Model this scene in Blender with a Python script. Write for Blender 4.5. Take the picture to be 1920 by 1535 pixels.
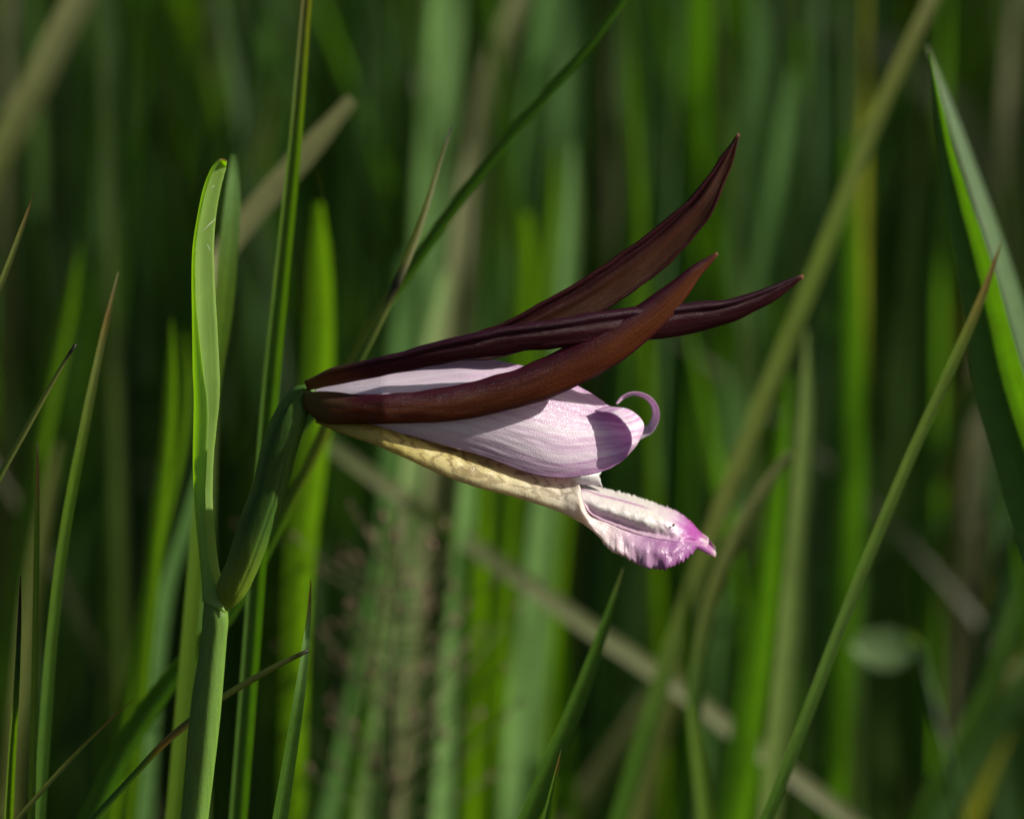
import bpy, bmesh, math, random
from mathutils import Vector, Matrix, noise

for o in list(bpy.data.objects):
    bpy.data.objects.remove(o)
random.seed(11)
scene = bpy.context.scene
C = scene.collection

# ------------------------------------------------------------------ camera
# a macro lens 43 cm from a flower that stands 40 cm above the ground
LENS = 150.0
K = 36.0 / LENS / 1920.0            # tangent per photograph pixel
D0 = 0.432                          # distance of the plane in focus
PITCH = math.radians(10)
RIGHT = Vector((1, 0, 0))
FWD = Vector((0, math.cos(PITCH), -math.sin(PITCH)))
UP = Vector((0, math.sin(PITCH), math.cos(PITCH)))
CAM = Vector((0, 0, 0.40)) - FWD * D0
cd = bpy.data.cameras.new('camera')
cam = bpy.data.objects.new('camera', cd)
C.objects.link(cam)
cam.location = CAM
cam.rotation_euler = (math.pi / 2 - PITCH, 0, 0)
cd.lens = LENS
cd.sensor_width = 36.0
cd.sensor_fit = 'HORIZONTAL'
cd.clip_start = 0.01
cd.clip_end = 500
cd.dof.use_dof = True
cd.dof.focus_distance = D0 + 0.003
cd.dof.aperture_fstop = 15.0
scene.camera = cam

# ------------------------------------------------------------------ light
TOSUN = (RIGHT * 0.82 + UP * 0.52 - FWD * 0.035).normalized()
ELEV = math.asin(TOSUN.z)
AZ = math.atan2(TOSUN.x, TOSUN.y)
w = bpy.data.worlds.new('World')
scene.world = w
w.use_nodes = True
nt = w.node_tree
sky = nt.nodes.new('ShaderNodeTexSky')
sky.sky_type = 'NISHITA'
sky.sun_disc = False
sky.sun_elevation = ELEV
sky.sun_rotation = AZ
sky.dust_density = 4.0
sky.ozone_density = 0.4
nt.links.new(sky.outputs[0], nt.nodes['Background'].inputs[0])
nt.nodes['Background'].inputs[1].default_value = 0.05
sl = bpy.data.lights.new('sun', 'SUN')
sl.energy = 5.0
sl.angle = math.radians(0.53)
sl.color = (1.0, 0.94, 0.83)
so = bpy.data.objects.new('sun', sl)
C.objects.link(so)
so.rotation_euler = TOSUN.to_track_quat('Z', 'Y').to_euler()
so.location = (1.5, -0.5, 2)
vs = scene.view_settings
vs.view_transform = 'Standard'
vs.look = 'None'
vs.exposure = 0.3
vs.gamma = 1.0
vs.use_curve_mapping = False


# ------------------------------------------------------------------ helpers
def at(px, py, d=0.0):
    """point seen at photograph pixel (px, py), d millimetres behind the plane in focus"""
    return CAM + (FWD + RIGHT * ((px - 960) * K) - UP * ((py - 767.5) * K)) * (D0 + d * 0.001)


def pxw(p, d):
    return p * K * (D0 + d * 0.001)


def cr(a, b, c, d, t):
    """Catmull-Rom on tuples or vectors"""
    return tuple(0.5 * ((2 * b[i]) + (-a[i] + c[i]) * t + (2 * a[i] - 5 * b[i] + 4 * c[i] - d[i]) * t * t
                        + (-a[i] + 3 * b[i] - 3 * c[i] + d[i]) * t ** 3) for i in range(len(b)))


def resample(keys, n):
    m = len(keys) - 1
    if m == 0:
        return [tuple(keys[0])] * n
    out = []
    for i in range(n):
        x = m * i / (n - 1)
        k = min(int(x), m - 1)
        t = x - k
        a = keys[k - 1] if k > 0 else tuple(2 * keys[0][j] - keys[1][j] for j in range(len(keys[0])))
        d = keys[k + 2] if k + 2 <= m else tuple(2 * keys[m][j] - keys[m - 1][j] for j in range(len(keys[0])))
        out.append(cr(a, keys[k], keys[k + 1], d, t))
    return out


def even(pts, n):
    """resample a polyline of tuples at even arc length (first three entries are the position)"""
    fine = resample(pts, max(60, 8 * len(pts)))
    L = [0.0]
    for a, b in zip(fine, fine[1:]):
        L.append(L[-1] + math.dist(a[:3], b[:3]))
    out = []
    k = 0
    for i in range(n):
        s = L[-1] * i / (n - 1)
        while k < len(L) - 2 and L[k + 1] < s:
            k += 1
        t = (s - L[k]) / max(1e-12, L[k + 1] - L[k])
        out.append(tuple(fine[k][j] + (fine[k + 1][j] - fine[k][j]) * t for j in range(len(fine[k]))))
    return out


def link(name, me, mat, parent=None, origin=None):
    if mat is not None:
        me.materials.append(mat)
    me.polygons.foreach_set('use_smooth', [True] * len(me.polygons))
    o = bpy.data.objects.new(name, me)
    C.objects.link(o)
    if parent is not None:
        o.parent = parent
    elif origin is not None:
        o.location = origin
    return o


def wpos(o):
    p = Vector(o.location)
    q = o.parent
    while q is not None:
        p += q.location
        q = q.parent
    return p


def mesh(name, V, F, uv=None, col=None):
    me = bpy.data.meshes.new(name)
    me.from_pydata([tuple(v) for v in V], [], F)
    me.update()
    if uv is not None:
        L = me.uv_layers.new(name='UVMap')
        for p in me.polygons:
            for li, vi in zip(p.loop_indices, p.vertices):
                L.data[li].uv = uv[vi]
    if col is not None:
        A = me.color_attributes.new('Col', 'FLOAT_COLOR', 'POINT')
        for i, c in enumerate(col):
            A.data[i].color = (c[0], c[1], c[2], 1)
    return me


def tag(o, label, cat, group=None, kind=None):
    if label:
        o['label'] = label
    if cat:
        o['category'] = cat
    if group:
        o['group'] = group
    if kind:
        o['kind'] = kind
    return o


# ------------------------------------------------------------------ materials
def new_mat(name):
    m = bpy.data.materials.new(name)
    m.use_nodes = True
    m.node_tree.nodes.clear()
    return m, m.node_tree


class N:
    """small node builder"""
    def __init__(s, t):
        s.t = t

    def n(s, kind, **kw):
        nd = s.t.nodes.new('ShaderNode' + kind)
        for k, v in kw.items():
            if k.startswith('i_'):
                key = k[2:].replace('_', ' ')
                nd.inputs[key].default_value = v
            else:
                setattr(nd, k, v)
        return nd

    def l(s, a, b):
        s.t.links.new(a, b)

    def math(s, op, a, b=None, c=None, clamp=False):
        nd = s.n('Math', operation=op, use_clamp=clamp)
        for i, x in enumerate((a, b, c)):
            if x is None:
                continue
            if isinstance(x, (int, float)):
                nd.inputs[i].default_value = x
            else:
                s.l(x, nd.inputs[i])
        return nd.outputs[0]

    def mix(s, f, a, b, blend='MIX'):
        nd = s.n('Mix', data_type='RGBA', blend_type=blend)
        for i, x in ((0, f), (6, a), (7, b)):
            if isinstance(x, (int, float)):
                nd.inputs[i].default_value = x
            elif isinstance(x, tuple):
                nd.inputs[i].default_value = (*x, 1)
            else:
                s.l(x, nd.inputs[i])
        return nd.outputs[2]

    def ramp(s, f, stops, interp='LINEAR'):
        nd = s.n('ValToRGB')
        nd.color_ramp.interpolation = interp
        e = nd.color_ramp.elements
        while len(e) < len(stops):
            e.new(0.5)
        for el, (p, c) in zip(e, stops):
            el.position = p
            el.color = (*c, 1) if isinstance(c, tuple) else (c, c, c, 1)
        s.l(f, nd.inputs[0])
        return nd.outputs[0]

    def uv(s):
        nd = s.n('UVMap')
        sep = s.n('SeparateXYZ')
        s.l(nd.outputs[0], sep.inputs[0])
        return nd.outputs[0], sep.outputs[0], sep.outputs[1]

    def scaled(s, vec, sx, sy, sz=1.0):
        nd = s.n('Mapping')
        nd.inputs['Scale'].default_value = (sx, sy, sz)
        s.l(vec, nd.inputs['Vector'])
        return nd.outputs[0]

    def noise(s, vec, scale, detail=3.0, rough=0.55, dist=0.0):
        nd = s.n('TexNoise')
        nd.inputs['Scale'].default_value = scale
        nd.inputs['Detail'].default_value = detail
        nd.inputs['Roughness'].default_value = rough
        nd.inputs['Distortion'].default_value = dist
        s.l(vec, nd.inputs['Vector'])
        return nd.outputs['Fac']

    def leafy(s, col, tcol, trans, rough, spec, bump=None, bstr=0.3, bdist=0.0001, sheen=0.0):
        """opaque skin plus light that comes through the tissue"""
        p = s.n('BsdfPrincipled')
        s.l(col, p.inputs['Base Color'])
        if isinstance(rough, (int, float)):
            p.inputs['Roughness'].default_value = rough
        else:
            s.l(rough, p.inputs['Roughness'])
        p.inputs['Specular IOR Level'].default_value = spec
        p.inputs['Sheen Weight'].default_value = sheen
        tr = s.n('BsdfTranslucent')
        s.l(tcol, tr.inputs['Color'])
        if bump is not None:
            b = s.n('Bump')
            b.inputs['Strength'].default_value = bstr
            b.inputs['Distance'].default_value = bdist
            s.l(bump, b.inputs['Height'])
            s.l(b.outputs[0], p.inputs['Normal'])
            s.l(b.outputs[0], tr.inputs['Normal'])
        mx = s.n('MixShader')
        if isinstance(trans, (int, float)):
            mx.inputs[0].default_value = trans
        else:
            s.l(trans, mx.inputs[0])
        s.l(p.outputs[0], mx.inputs[1])
        s.l(tr.outputs[0], mx.inputs[2])
        out = s.n('OutputMaterial')
        s.l(mx.outputs[0], out.inputs[0])


def mat_grass(name='grass_leaf', trans=0.42):
    m, t = new_mat(name)
    g = N(t)
    uv, u, v = g.uv()
    a = g.n('VertexColor', layer_name='Col').outputs[0]
    streak = g.noise(g.scaled(uv, 1.2, 34.0), 1.0, 3.0)
    blot = g.noise(g.scaled(uv, 7.0, 2.5), 1.0, 4.0)
    f = g.math('ADD', g.math('MULTIPLY', streak, 0.9), g.math('MULTIPLY', blot, 0.55))
    k = g.n('MapRange')
    k.inputs[1].default_value = 0.4
    k.inputs[2].default_value = 1.1
    k.inputs[3].default_value = 0.62
    k.inputs[4].default_value = 1.38
    g.l(f, k.inputs[0])
    col = g.mix(1.0, a, k.outputs[0], 'MULTIPLY')
    rib = g.ramp(g.math('ABSOLUTE', g.math('SUBTRACT', v, 0.5)), [(0.0, 1.45), (0.07, 1.0)])
    col = g.mix(1.0, col, rib, 'MULTIPLY')
    spot = g.ramp(g.noise(g.scaled(uv, 16.0, 3.0), 1.0, 5.0, 0.7), [(0.64, 0.0), (0.70, 0.7)])
    col = g.mix(spot, col, (0.13, 0.085, 0.025))
    tc = g.mix(1.0, col, (2.2, 2.5, 0.25), 'MULTIPLY')
    g.leafy(col, tc, trans, 0.42, 0.35, streak, 0.35, 0.00008)
    return m


def mat_stem():
    m, t = new_mat('green_stem')
    g = N(t)
    a = g.n('VertexColor', layer_name='Col').outputs[0]
    co = g.n('TexCoord').outputs['Object']
    sp = g.noise(co, 5200, 2.0)
    sk = g.noise(g.scaled(co, 2600, 2600, 120), 1.0, 2.0)
    col = g.mix(1.0, a, g.ramp(g.math('ADD', g.math('MULTIPLY', sp, .5), g.math('MULTIPLY', sk, .5)), [(0.3, 0.78), (0.7, 1.22)]), 'MULTIPLY')
    p = g.n('BsdfPrincipled')
    g.l(col, p.inputs['Base Color'])
    p.inputs['Roughness'].default_value = 0.5
    p.inputs['Specular IOR Level'].default_value = 0.2
    p.inputs['Subsurface Weight'].default_value = 0.25
    p.inputs['Subsurface Radius'].default_value = (0.4, 1.0, 0.1)
    p.inputs['Subsurface Scale'].default_value = 0.0008
    b = g.n('Bump')
    b.inputs['Strength'].default_value = 0.35
    b.inputs['Distance'].default_value = 0.00006
    g.l(g.math('ADD', sp, g.math('MULTIPLY', sk, 1.4)), b.inputs['Height'])
    g.l(b.outputs[0], p.inputs['Normal'])
    out = g.n('OutputMaterial')
    g.l(p.outputs[0], out.inputs[0])
    return m


def mat_sepal(name, edge, mid, base):
    m, t = new_mat(name)
    g = N(t)
    uv, u, v = g.uv()
    wob = g.noise(g.scaled(uv, 6.0, 3.0), 1.0, 3.0)
    streak = g.noise(g.scaled(uv, 3.2, 34.0), 1.0, 5.0, 0.7)
    # across: purple rims, browner middle; along: olive at the foot
    vv = g.math('ADD', v, g.math('MULTIPLY', g.math('SUBTRACT', wob, 0.5), 0.25))
    c = g.ramp(vv, [(0.0, edge), (0.22, edge), (0.5, mid), (0.86, mid), (1.0, edge)])
    c = g.mix(1.0, c, g.ramp(streak, [(0.34, 0.5), (0.5, 1.0), (0.68, 1.4)]), 'MULTIPLY')
    uu = g.math('ADD', u, g.math('MULTIPLY', g.math('SUBTRACT', streak, 0.5), 0.12))
    foot = g.ramp(uu, [(0.02, 1.0), (0.13, 0.0)])
    tip = g.ramp(u, [(0.985, 0.0), (1.0, 1.0)])
    c = g.mix(foot, c, base)
    c = g.mix(tip, c, (0.16, 0.05, 0.02))
    dots = g.n('TexVoronoi')
    dots.inputs['Scale'].default_value = 1.0
    g.l(g.scaled(uv, 130, 26), dots.inputs['Vector'])
    dd = g.ramp(dots.outputs['Distance'], [(0.0, 1.0), (0.5, 0.0)])
    tc = g.mix(1.0, c, (4.5, 2.0, 1.0), 'MULTIPLY')
    g.leafy(c, tc, 0.36, 0.42, 0.3, g.math('ADD', g.math('MULTIPLY', streak, 1.6), g.math('MULTIPLY', dd, 0.35)), 0.6, 0.00010)
    return m


def mat_petal(name='petal_skin'):
    m, t = new_mat(name)
    g = N(t)
    uv, u, v = g.uv()
    co = g.n('TexCoord').outputs['Object']
    wob = g.noise(g.scaled(uv, 2.5, 2.0), 1.0, 2.0)
    vw = g.math('ADD', v, g.math('MULTIPLY', g.math('SUBTRACT', wob, 0.5), 0.26))
    cmb = g.n('CombineXYZ')
    g.l(g.math('MULTIPLY', u, 1.1), cmb.inputs[0])
    g.l(g.math('MULTIPLY', vw, 11.0), cmb.inputs[1])
    streak = g.noise(cmb.outputs[0], 1.0, 4.0, 0.6)
    fine = g.noise(g.scaled(uv, 6.0, 85.0), 1.0, 3.0)
    white, lilac, pink = (0.90, 0.81, 0.90), (0.70, 0.47, 0.70), (0.50, 0.20, 0.49)
    c = g.ramp(g.math('ADD', streak, g.math('MULTIPLY', g.math('SUBTRACT', fine, .5), .35)),
               [(0.27, pink), (0.43, lilac), (0.58, white), (0.75, white)])
    # rims run pinker, the foot is pale
    rim = g.ramp(g.math('ABSOLUTE', g.math('SUBTRACT', v, 0.5)), [(0.30, 0.0), (0.5, 0.9)])
    c = g.mix(g.math('MULTIPLY', rim, 0.8), c, (0.55, 0.25, 0.53))
    foot = g.ramp(u, [(0.15, 1.0), (0.5, 0.0)])
    c = g.mix(g.math('MULTIPLY', foot, 0.75), c, (0.72, 0.68, 0.74))
    cells = g.n('TexVoronoi')
    cells.inputs['Scale'].default_value = 8500
    g.l(co, cells.inputs['Vector'])
    hgt = g.math('ADD', g.math('MULTIPLY', cells.outputs['Distance'], -1.0), g.math('MULTIPLY', fine, 1.3))
    sep = g.n('SeparateColor')
    g.l(cells.outputs['Color'], sep.inputs[0])
    rough = g.ramp(sep.outputs[0], [(0.0, 0.16), (0.25, 0.34), (0.6, 0.55)])
    tc = g.mix(1.0, c, (1.0, 0.85, 1.0), 'MULTIPLY')
    g.leafy(c, tc, 0.35, rough, 0.5, hgt, 0.4, 0.00006)
    return m


def mat_lip():
    m, t = new_mat('lip_skin')
    g = N(t)
    uv, u, v = g.uv()
    co = g.n('TexCoord').outputs['Object']
    n1 = g.noise(g.scaled(uv, 8, 4), 1.0, 3.0)
    uu = g.math('ADD', u, g.math('MULTIPLY', g.math('SUBTRACT', n1, 0.5), 0.08))
    c = g.ramp(uu, [(0.0, (0.42, 0.38, 0.04)), (0.14, (0.74, 0.65, 0.20)), (0.28, (0.86, 0.79, 0.46)), (0.40, (0.88, 0.84, 0.76)),
                    (0.59, (0.80, 0.70, 0.77)), (0.66, (0.68, 0.48, 0.67)), (0.74, (0.46, 0.20, 0.47)), (0.86, (0.38, 0.10, 0.40)), (0.96, (0.50, 0.16, 0.47)), (1.0, (0.75, 0.6, 0.65))])
    # the yellow band under the petal
    band = g.math('MULTIPLY', g.ramp(v, [(0.0, 1.0), (0.14, 0.7), (0.24, 0.0)]), g.ramp(u, [(0.05, 0.6), (0.24, 0.9), (0.36, 0.0)]))
    c = g.mix(band, c, (0.52, 0.42, 0.05))
    # branching brown veins across the tube
    w1 = g.noise(g.scaled(uv, 14, 9), 1.0, 2.0, 0.6)
    cm = g.n('CombineXYZ')
    g.l(g.math('ADD', g.math('MULTIPLY', u, 34.0), g.math('MULTIPLY', w1, 2.2)), cm.inputs[0])
    g.l(g.math('MULTIPLY', v, 5.5), cm.inputs[1])
    vo = g.n('TexVoronoi', feature='DISTANCE_TO_EDGE')
    vo.inputs['Scale'].default_value = 1.0
    g.l(cm.outputs[0], vo.inputs['Vector'])
    line = g.ramp(vo.outputs['Distance'], [(0.0, 1.0), (0.05, 0.8), (0.13, 0.0)])
    gap = g.ramp(g.noise(g.scaled(uv, 26, 8), 1.0, 2.0), [(0.40, 0.0), (0.46, 1.0)])
    zone = g.math('MULTIPLY', g.ramp(u, [(0.06, 0.0), (0.14, 1.0), (0.40, 0.8), (0.46, 0.0)]), g.ramp(v, [(0.0, 0.7), (0.06, 1.0), (0.30, 0.9), (0.46, 0.0)]))
    vein = g.math('MULTIPLY', g.math('MULTIPLY', line, gap), zone)
    c = g.mix(g.math('MULTIPLY', vein, 0.75), c, (0.24, 0.13, 0.02))
    mott = g.noise(co, 2600, 4.0, 0.65)
    c = g.mix(1.0, c, g.ramp(mott, [(0.3, 0.9), (0.7, 1.1)]), 'MULTIPLY')
    cells = g.n('TexVoronoi')
    cells.inputs['Scale'].default_value = 7000
    g.l(co, cells.inputs['Vector'])
    sep = g.n('SeparateColor')
    g.l(cells.outputs['Color'], sep.inputs[0])
    rough = g.ramp(sep.outputs[0], [(0.0, 0.14), (0.3, 0.32), (0.7, 0.55)])
    hgt = g.math('ADD', g.math('MULTIPLY', cells.outputs['Distance'], -1.2), g.math('MULTIPLY', mott, 0.5))
    tc = g.mix(1.0, c, (1.1, 1.0, 0.75), 'MULTIPLY')
    g.leafy(c, tc, 0.42, rough, 0.5, hgt, 0.32, 0.00006)
    return m


def mat_throat():
    m, t = new_mat('lip_inner')
    g = N(t)
    uv, u, v = g.uv()
    co = g.n('TexCoord').outputs['Object']
    n1 = g.noise(g.scaled(uv, 7, 5), 1.0, 3.0)
    uu = g.math('ADD', u, g.math('MULTIPLY', g.math('SUBTRACT', n1, 0.5), 0.22))
    c = g.ramp(uu, [(0.0, (0.74, 0.70, 0.70)), (0.50, (0.78, 0.76, 0.72)), (0.63, (0.70, 0.52, 0.68)), (0.74, (0.45, 0.08, 0.42)), (0.93, (0.42, 0.07, 0.38)), (1.0, (0.75, 0.6, 0.65))])
    groove_shade = g.ramp(v, [(0.0, 1.0), (0.16, 1.0), (0.30, 0.0)])  # shade of the groove under the callus, painted as a purple tint
    c = g.mix(g.math('MULTIPLY', groove_shade, 0.65), c, (0.52, 0.26, 0.48))
    rid = g.math('MULTIPLY', g.ramp(v, [(0.60, 0.0), (0.64, 1.0), (0.70, 0.0)]), g.ramp(u, [(0.0, 1.0), (0.42, 0.9), (0.5, 0.0)]))
    c = g.mix(g.math('MULTIPLY', rid, 0.9), c, (0.46, 0.14, 0.40))
    ye = g.math('MULTIPLY', g.ramp(g.noise(co, 3600, 1.0), [(0.62, 0.0), (0.7, 1.0)]), g.ramp(v, [(0.72, 0.0), (0.85, 1.0)]))
    c = g.mix(g.math('MULTIPLY', ye, 0.7), c, (0.66, 0.58, 0.12))
    mott = g.noise(co, 3400, 4.0, 0.65)
    c = g.mix(1.0, c, g.ramp(mott, [(0.3, 0.8), (0.7, 1.14)]), 'MULTIPLY')
    tc = g.mix(1.0, c, (1.0, 0.85, 0.95), 'MULTIPLY')
    g.leafy(c, tc, 0.3, 0.4, 0.5, mott, 0.4, 0.00009)
    return m


def mat_bract():
    m, t = new_mat('bract_leaf')
    g = N(t)
    uv, u, v = g.uv()
    streak = g.noise(g.scaled(uv, 3.0, 46.0), 1.0, 3.0)
    blot = g.noise(g.scaled(uv, 16.0, 3.0), 1.0, 4.0)
    c = g.ramp(g.math('ADD', g.math('MULTIPLY', streak, .6), g.math('MULTIPLY', blot, .4)), [(0.3, (0.20, 0.305, 0.07)), (0.7, (0.27, 0.39, 0.115))])
    # dry brown hood at the tip, along the near margin first
    tn = g.math('ADD', u, g.math('MULTIPLY', g.math('SUBTRACT', g.math('MULTIPLY', v, -0.05), g.math('MULTIPLY', blot, -0.04)), 1.0))
    hood = g.ramp(tn, [(0.955, 0.0), (0.985, 1.0)])
    c = g.mix(hood, c, (0.13, 0.20, 0.02))
    brown = g.math('MULTIPLY', g.ramp(u, [(0.90, 0.0), (0.95, 0.75), (1.0, 1.0)]), g.ramp(v, [(0.0, 1.0), (0.26, 0.9), (0.42, 0.0)]))
    c = g.mix(brown, c, (0.17, 0.065, 0.01))
    tc = g.mix(1.0, c, (3.1, 3.0, 0.15), 'MULTIPLY')
    b = g.math('ADD', streak, g.math('MULTIPLY', g.noise(g.scaled(uv, 150, 26), 1.0, 2.0), 0.35))
    g.leafy(c, tc, 0.5, 0.48, 0.3, b, 0.4, 0.00007)
    return m


def mat_plain(name, colr, rough=0.6, scale=900, var=0.25, spec=0.3, sss=0):
    m, t = new_mat(name)
    g = N(t)
    co = g.n('TexCoord').outputs['Object']
    f = g.noise(co, scale, 4.0, 0.6)
    col = g.ramp(f, [(0.3, tuple(x * (1 - var) for x in colr)), (0.7, tuple(min(1, x * (1 + var)) for x in colr))])
    p = g.n('BsdfPrincipled')
    g.l(col, p.inputs['Base Color'])
    p.inputs['Roughness'].default_value = rough
    p.inputs['Specular IOR Level'].default_value = spec
    b = g.n('Bump')
    b.inputs['Strength'].default_value = 0.5
    b.inputs['Distance'].default_value = 0.3 / scale
    g.l(f, b.inputs['Height'])
    g.l(b.outputs[0], p.inputs['Normal'])
    out = g.n('OutputMaterial')
    g.l(p.outputs[0], out.inputs[0])
    return m


def mat_soil():
    m, t = new_mat('peaty_soil')
    g = N(t)
    co = g.n('TexCoord').outputs['Object']
    a = g.noise(co, 9, 6.0, 0.6)
    b = g.noise(co, 140, 5.0, 0.65)
    c = g.ramp(g.math('ADD', g.math('MULTIPLY', a, .6), g.math('MULTIPLY', b, .4)),
               [(0.32, (0.016, 0.012, 0.008)), (0.5, (0.035, 0.027, 0.016)), (0.68, (0.075, 0.06, 0.035))])
    p = g.n('BsdfPrincipled')
    g.l(c, p.inputs['Base Color'])
    p.inputs['Roughness'].default_value = 0.9
    bm = g.n('Bump')
    bm.inputs['Strength'].default_value = 0.8
    bm.inputs['Distance'].default_value = 0.006
    g.l(b, bm.inputs['Height'])
    g.l(bm.outputs[0], p.inputs['Normal'])
    out = g.n('OutputMaterial')
    g.l(p.outputs[0], out.inputs[0])
    return m


GRASS = mat_grass()
STEM = mat_stem()
SEPAL = mat_sepal('sepal_maroon', (0.036, 0.003, 0.015), (0.056, 0.005, 0.012), (0.10, 0.07, 0.015))
SEPALB = mat_sepal('sepal_brown', (0.058, 0.005, 0.016), (0.118, 0.029, 0.005), (0.10, 0.085, 0.015))
SEPALU = mat_sepal('sepal_umber', (0.046, 0.007, 0.010), (0.080, 0.027, 0.009), (0.10, 0.085, 0.015))
PETAL = mat_petal()
LIP = mat_lip()
THROAT = mat_throat()
BRACT = mat_bract()
COLUMN = mat_plain('column_shaded_grey', (0.5, 0.5, 0.5), 0.45, 3500, 0.2, 0.5)  # whitish column dulled to grey, painting in the shade under the petal
SILK = mat_plain('silk', (0.75, 0.75, 0.7), 0.4, 900, 0.1)
DARK = mat_plain('dark_husk', (0.012, 0.009, 0.007), 0.7, 3000, 0.4, 0.1)
RUSTY = mat_plain('rusty_husk', (0.05, 0.02, 0.008), 0.7, 3000, 0.5, 0.1)
SPIKE = mat_plain('spikelet_skin', (0.25, 0.14, 0.105), 0.5, 1800, 0.3, 0.3)
WIRY = mat_plain('wiry_branch', (0.10, 0.10, 0.04), 0.55, 1500, 0.3, 0.3)
SOIL = mat_soil()

# ------------------------------------------------------------------ ground
def soil_h(x, y):
    r = math.hypot(x, y)
    return 0.012 * noise.noise(Vector((x * 3, y * 3, 0))) * min(1, r * 2) + 0.004 * noise.noise(Vector((x * 17, y * 17, 3))) - 0.004


xs = sorted(set([s * v for s in (-1, 1) for v in (0, .05, .1, .16, .23, .31, .4, .5, .62, .76, .92, 1.1, 1.4, 1.8, 2.4, 3.2, 4.5, 7, 12, 25, 60, 200)]))
V = [(x, y, soil_h(x, y) if max(abs(x), abs(y)) < 20 else 0.0) for y in xs for x in xs]
n = len(xs)
F = [(j * n + i, j * n + i + 1, (j + 1) * n + i + 1, (j + 1) * n + i) for j in range(n - 1) for i in range(n - 1)]
gnd = link('ground', mesh('ground', V, F), SOIL)
gnd['kind'] = 'structure'

SWING = 0.34                        # the flower points a little away from the lens

# ------------------------------------------------------------------ lofted skins
def surf(name, rows, nu, nv, mat, parent, thick=0.0, fx=None, off=0.0, swing=0.34):
    """skin through rows of key points (px, py, d mm); u runs over the rows, v within a row"""
    R = [resample(r, nv) for r in rows]
    org = wpos(parent)
    V, uv = [], []
    cols = [resample([r[j] for r in R], nu) for j in range(nv)]
    for i in range(nu):
        for j in range(nv):
            q = cols[j][i]
            u, v = i / (nu - 1), j / (nv - 1)
            if fx:
                q = fx(u, v, q)
            if swing:
                q = (q[0], q[1], q[2] + max(0.0, q[0] - 720) * 0.054 * swing)
            V.append(at(*q) - org)
            uv.append((u, v))
    F = [(i * nv + j, i * nv + j + 1, (i + 1) * nv + j + 1, (i + 1) * nv + j) for i in range(nu - 1) for j in range(nv - 1)]
    o = link(name, mesh(name, V, F, uv), mat, parent)
    if thick:
        md = o.modifiers.new('thickness', 'SOLIDIFY')
        md.thickness = thick * 0.001
        md.offset = off
        md.use_even_offset = False
    return o


def tube_mesh(name, P, radii, nseg, org, cols=None, ridge=None, flat=1.0, cap=True):
    """round stalk through world points P; radii in metres"""
    V, F, cc, uv = [], [], [], []
    n = len(P)
    ref = Vector((0.3, -1, 0.1)).normalized()
    for i, p in enumerate(P):
        t = (P[min(i + 1, n - 1)] - P[max(i - 1, 0)]).normalized()
        a = (ref - t * ref.dot(t)).normalized()          # towards the lens
        b = t.cross(a)
        for k in range(nseg):
            th = 2 * math.pi * k / nseg
            r = radii[i] * (ridge(th, i / (n - 1)) if ridge else 1.0)
            V.append(p + a * (math.cos(th) * r * flat) + b * (math.sin(th) * r) - org)
            uv.append((i / (n - 1), k / nseg))
            if cols:
                cc.append(cols[i])
    for i in range(n - 1):
        for k in range(nseg):
            F.append((i * nseg + k, i * nseg + (k + 1) % nseg, (i + 1) * nseg + (k + 1) % nseg, (i + 1) * nseg + k))
    if cap:
        F.append(tuple(range(nseg - 1, -1, -1)))
        F.append(tuple((n - 1) * nseg + k for k in range(nseg)))
    return mesh(name, V, F, uv, cc if cols else None)


def to_ground(P, k=0.5, m=8):
    """carry a stalk on from its lowest point, down and into the soil"""
    p = P[-1]
    t = (P[-1] - P[-2]).normalized()
    z = max(0.25, -t.z)
    base = Vector((p.x + t.x / z * p.z * k, p.y + t.y / z * p.z * k, -0.012))
    ctl = p + t * ((p - base).length * 0.45)
    out = []
    for i in range(1, m + 1):
        s = i / m
        out.append(p * (1 - s) ** 2 + ctl * (2 * s * (1 - s)) + base * s * s)
    return out


# ------------------------------------------------------------------ the orchid
stemL = [(382, 1115), (380, 1150), (377, 1200), (363, 1300), (355, 1367), (348, 1450), (340, 1535)]
stemR = [(404, 1108), (427, 1150), (425, 1200), (418, 1283), (412, 1350), (402, 1433), (390, 1535)]
stem_pts, stem_r = [], []
for a, b in zip(stemL, stemR):
    stem_pts.append(at((a[0] + b[0]) / 2, (a[1] + b[1]) / 2, 0))
    stem_r.append(pxw((b[0] - a[0]) / 2, 0))
low = to_ground(stem_pts, 0.35, 10)
base = low[-1].copy()
orchid = bpy.data.objects.new('rosebud_orchid', None)
orchid.empty_display_size = 0.01
C.objects.link(orchid)
orchid.location = base
tag(orchid, 'single orchid with pink and cream flower, dark maroon sepals and one upright bract', 'orchid')

keys = [(*p, r) for p, r in zip(stem_pts, stem_r)]
sp = even(keys, 40)
P = [Vector(q[:3]) for q in sp] + low
Rr = [q[3] for q in sp] + [stem_r[-1] * (1 + 0.04 * i) for i in range(len(low))]
green = (0.115, 0.22, 0.034)
link('stem', tube_mesh('stem', P, Rr, 28, base, [green] * len(P), lambda th, s: 1 + 0.025 * math.sin(7 * th + 3 * s)), STEM, orchid)

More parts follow.
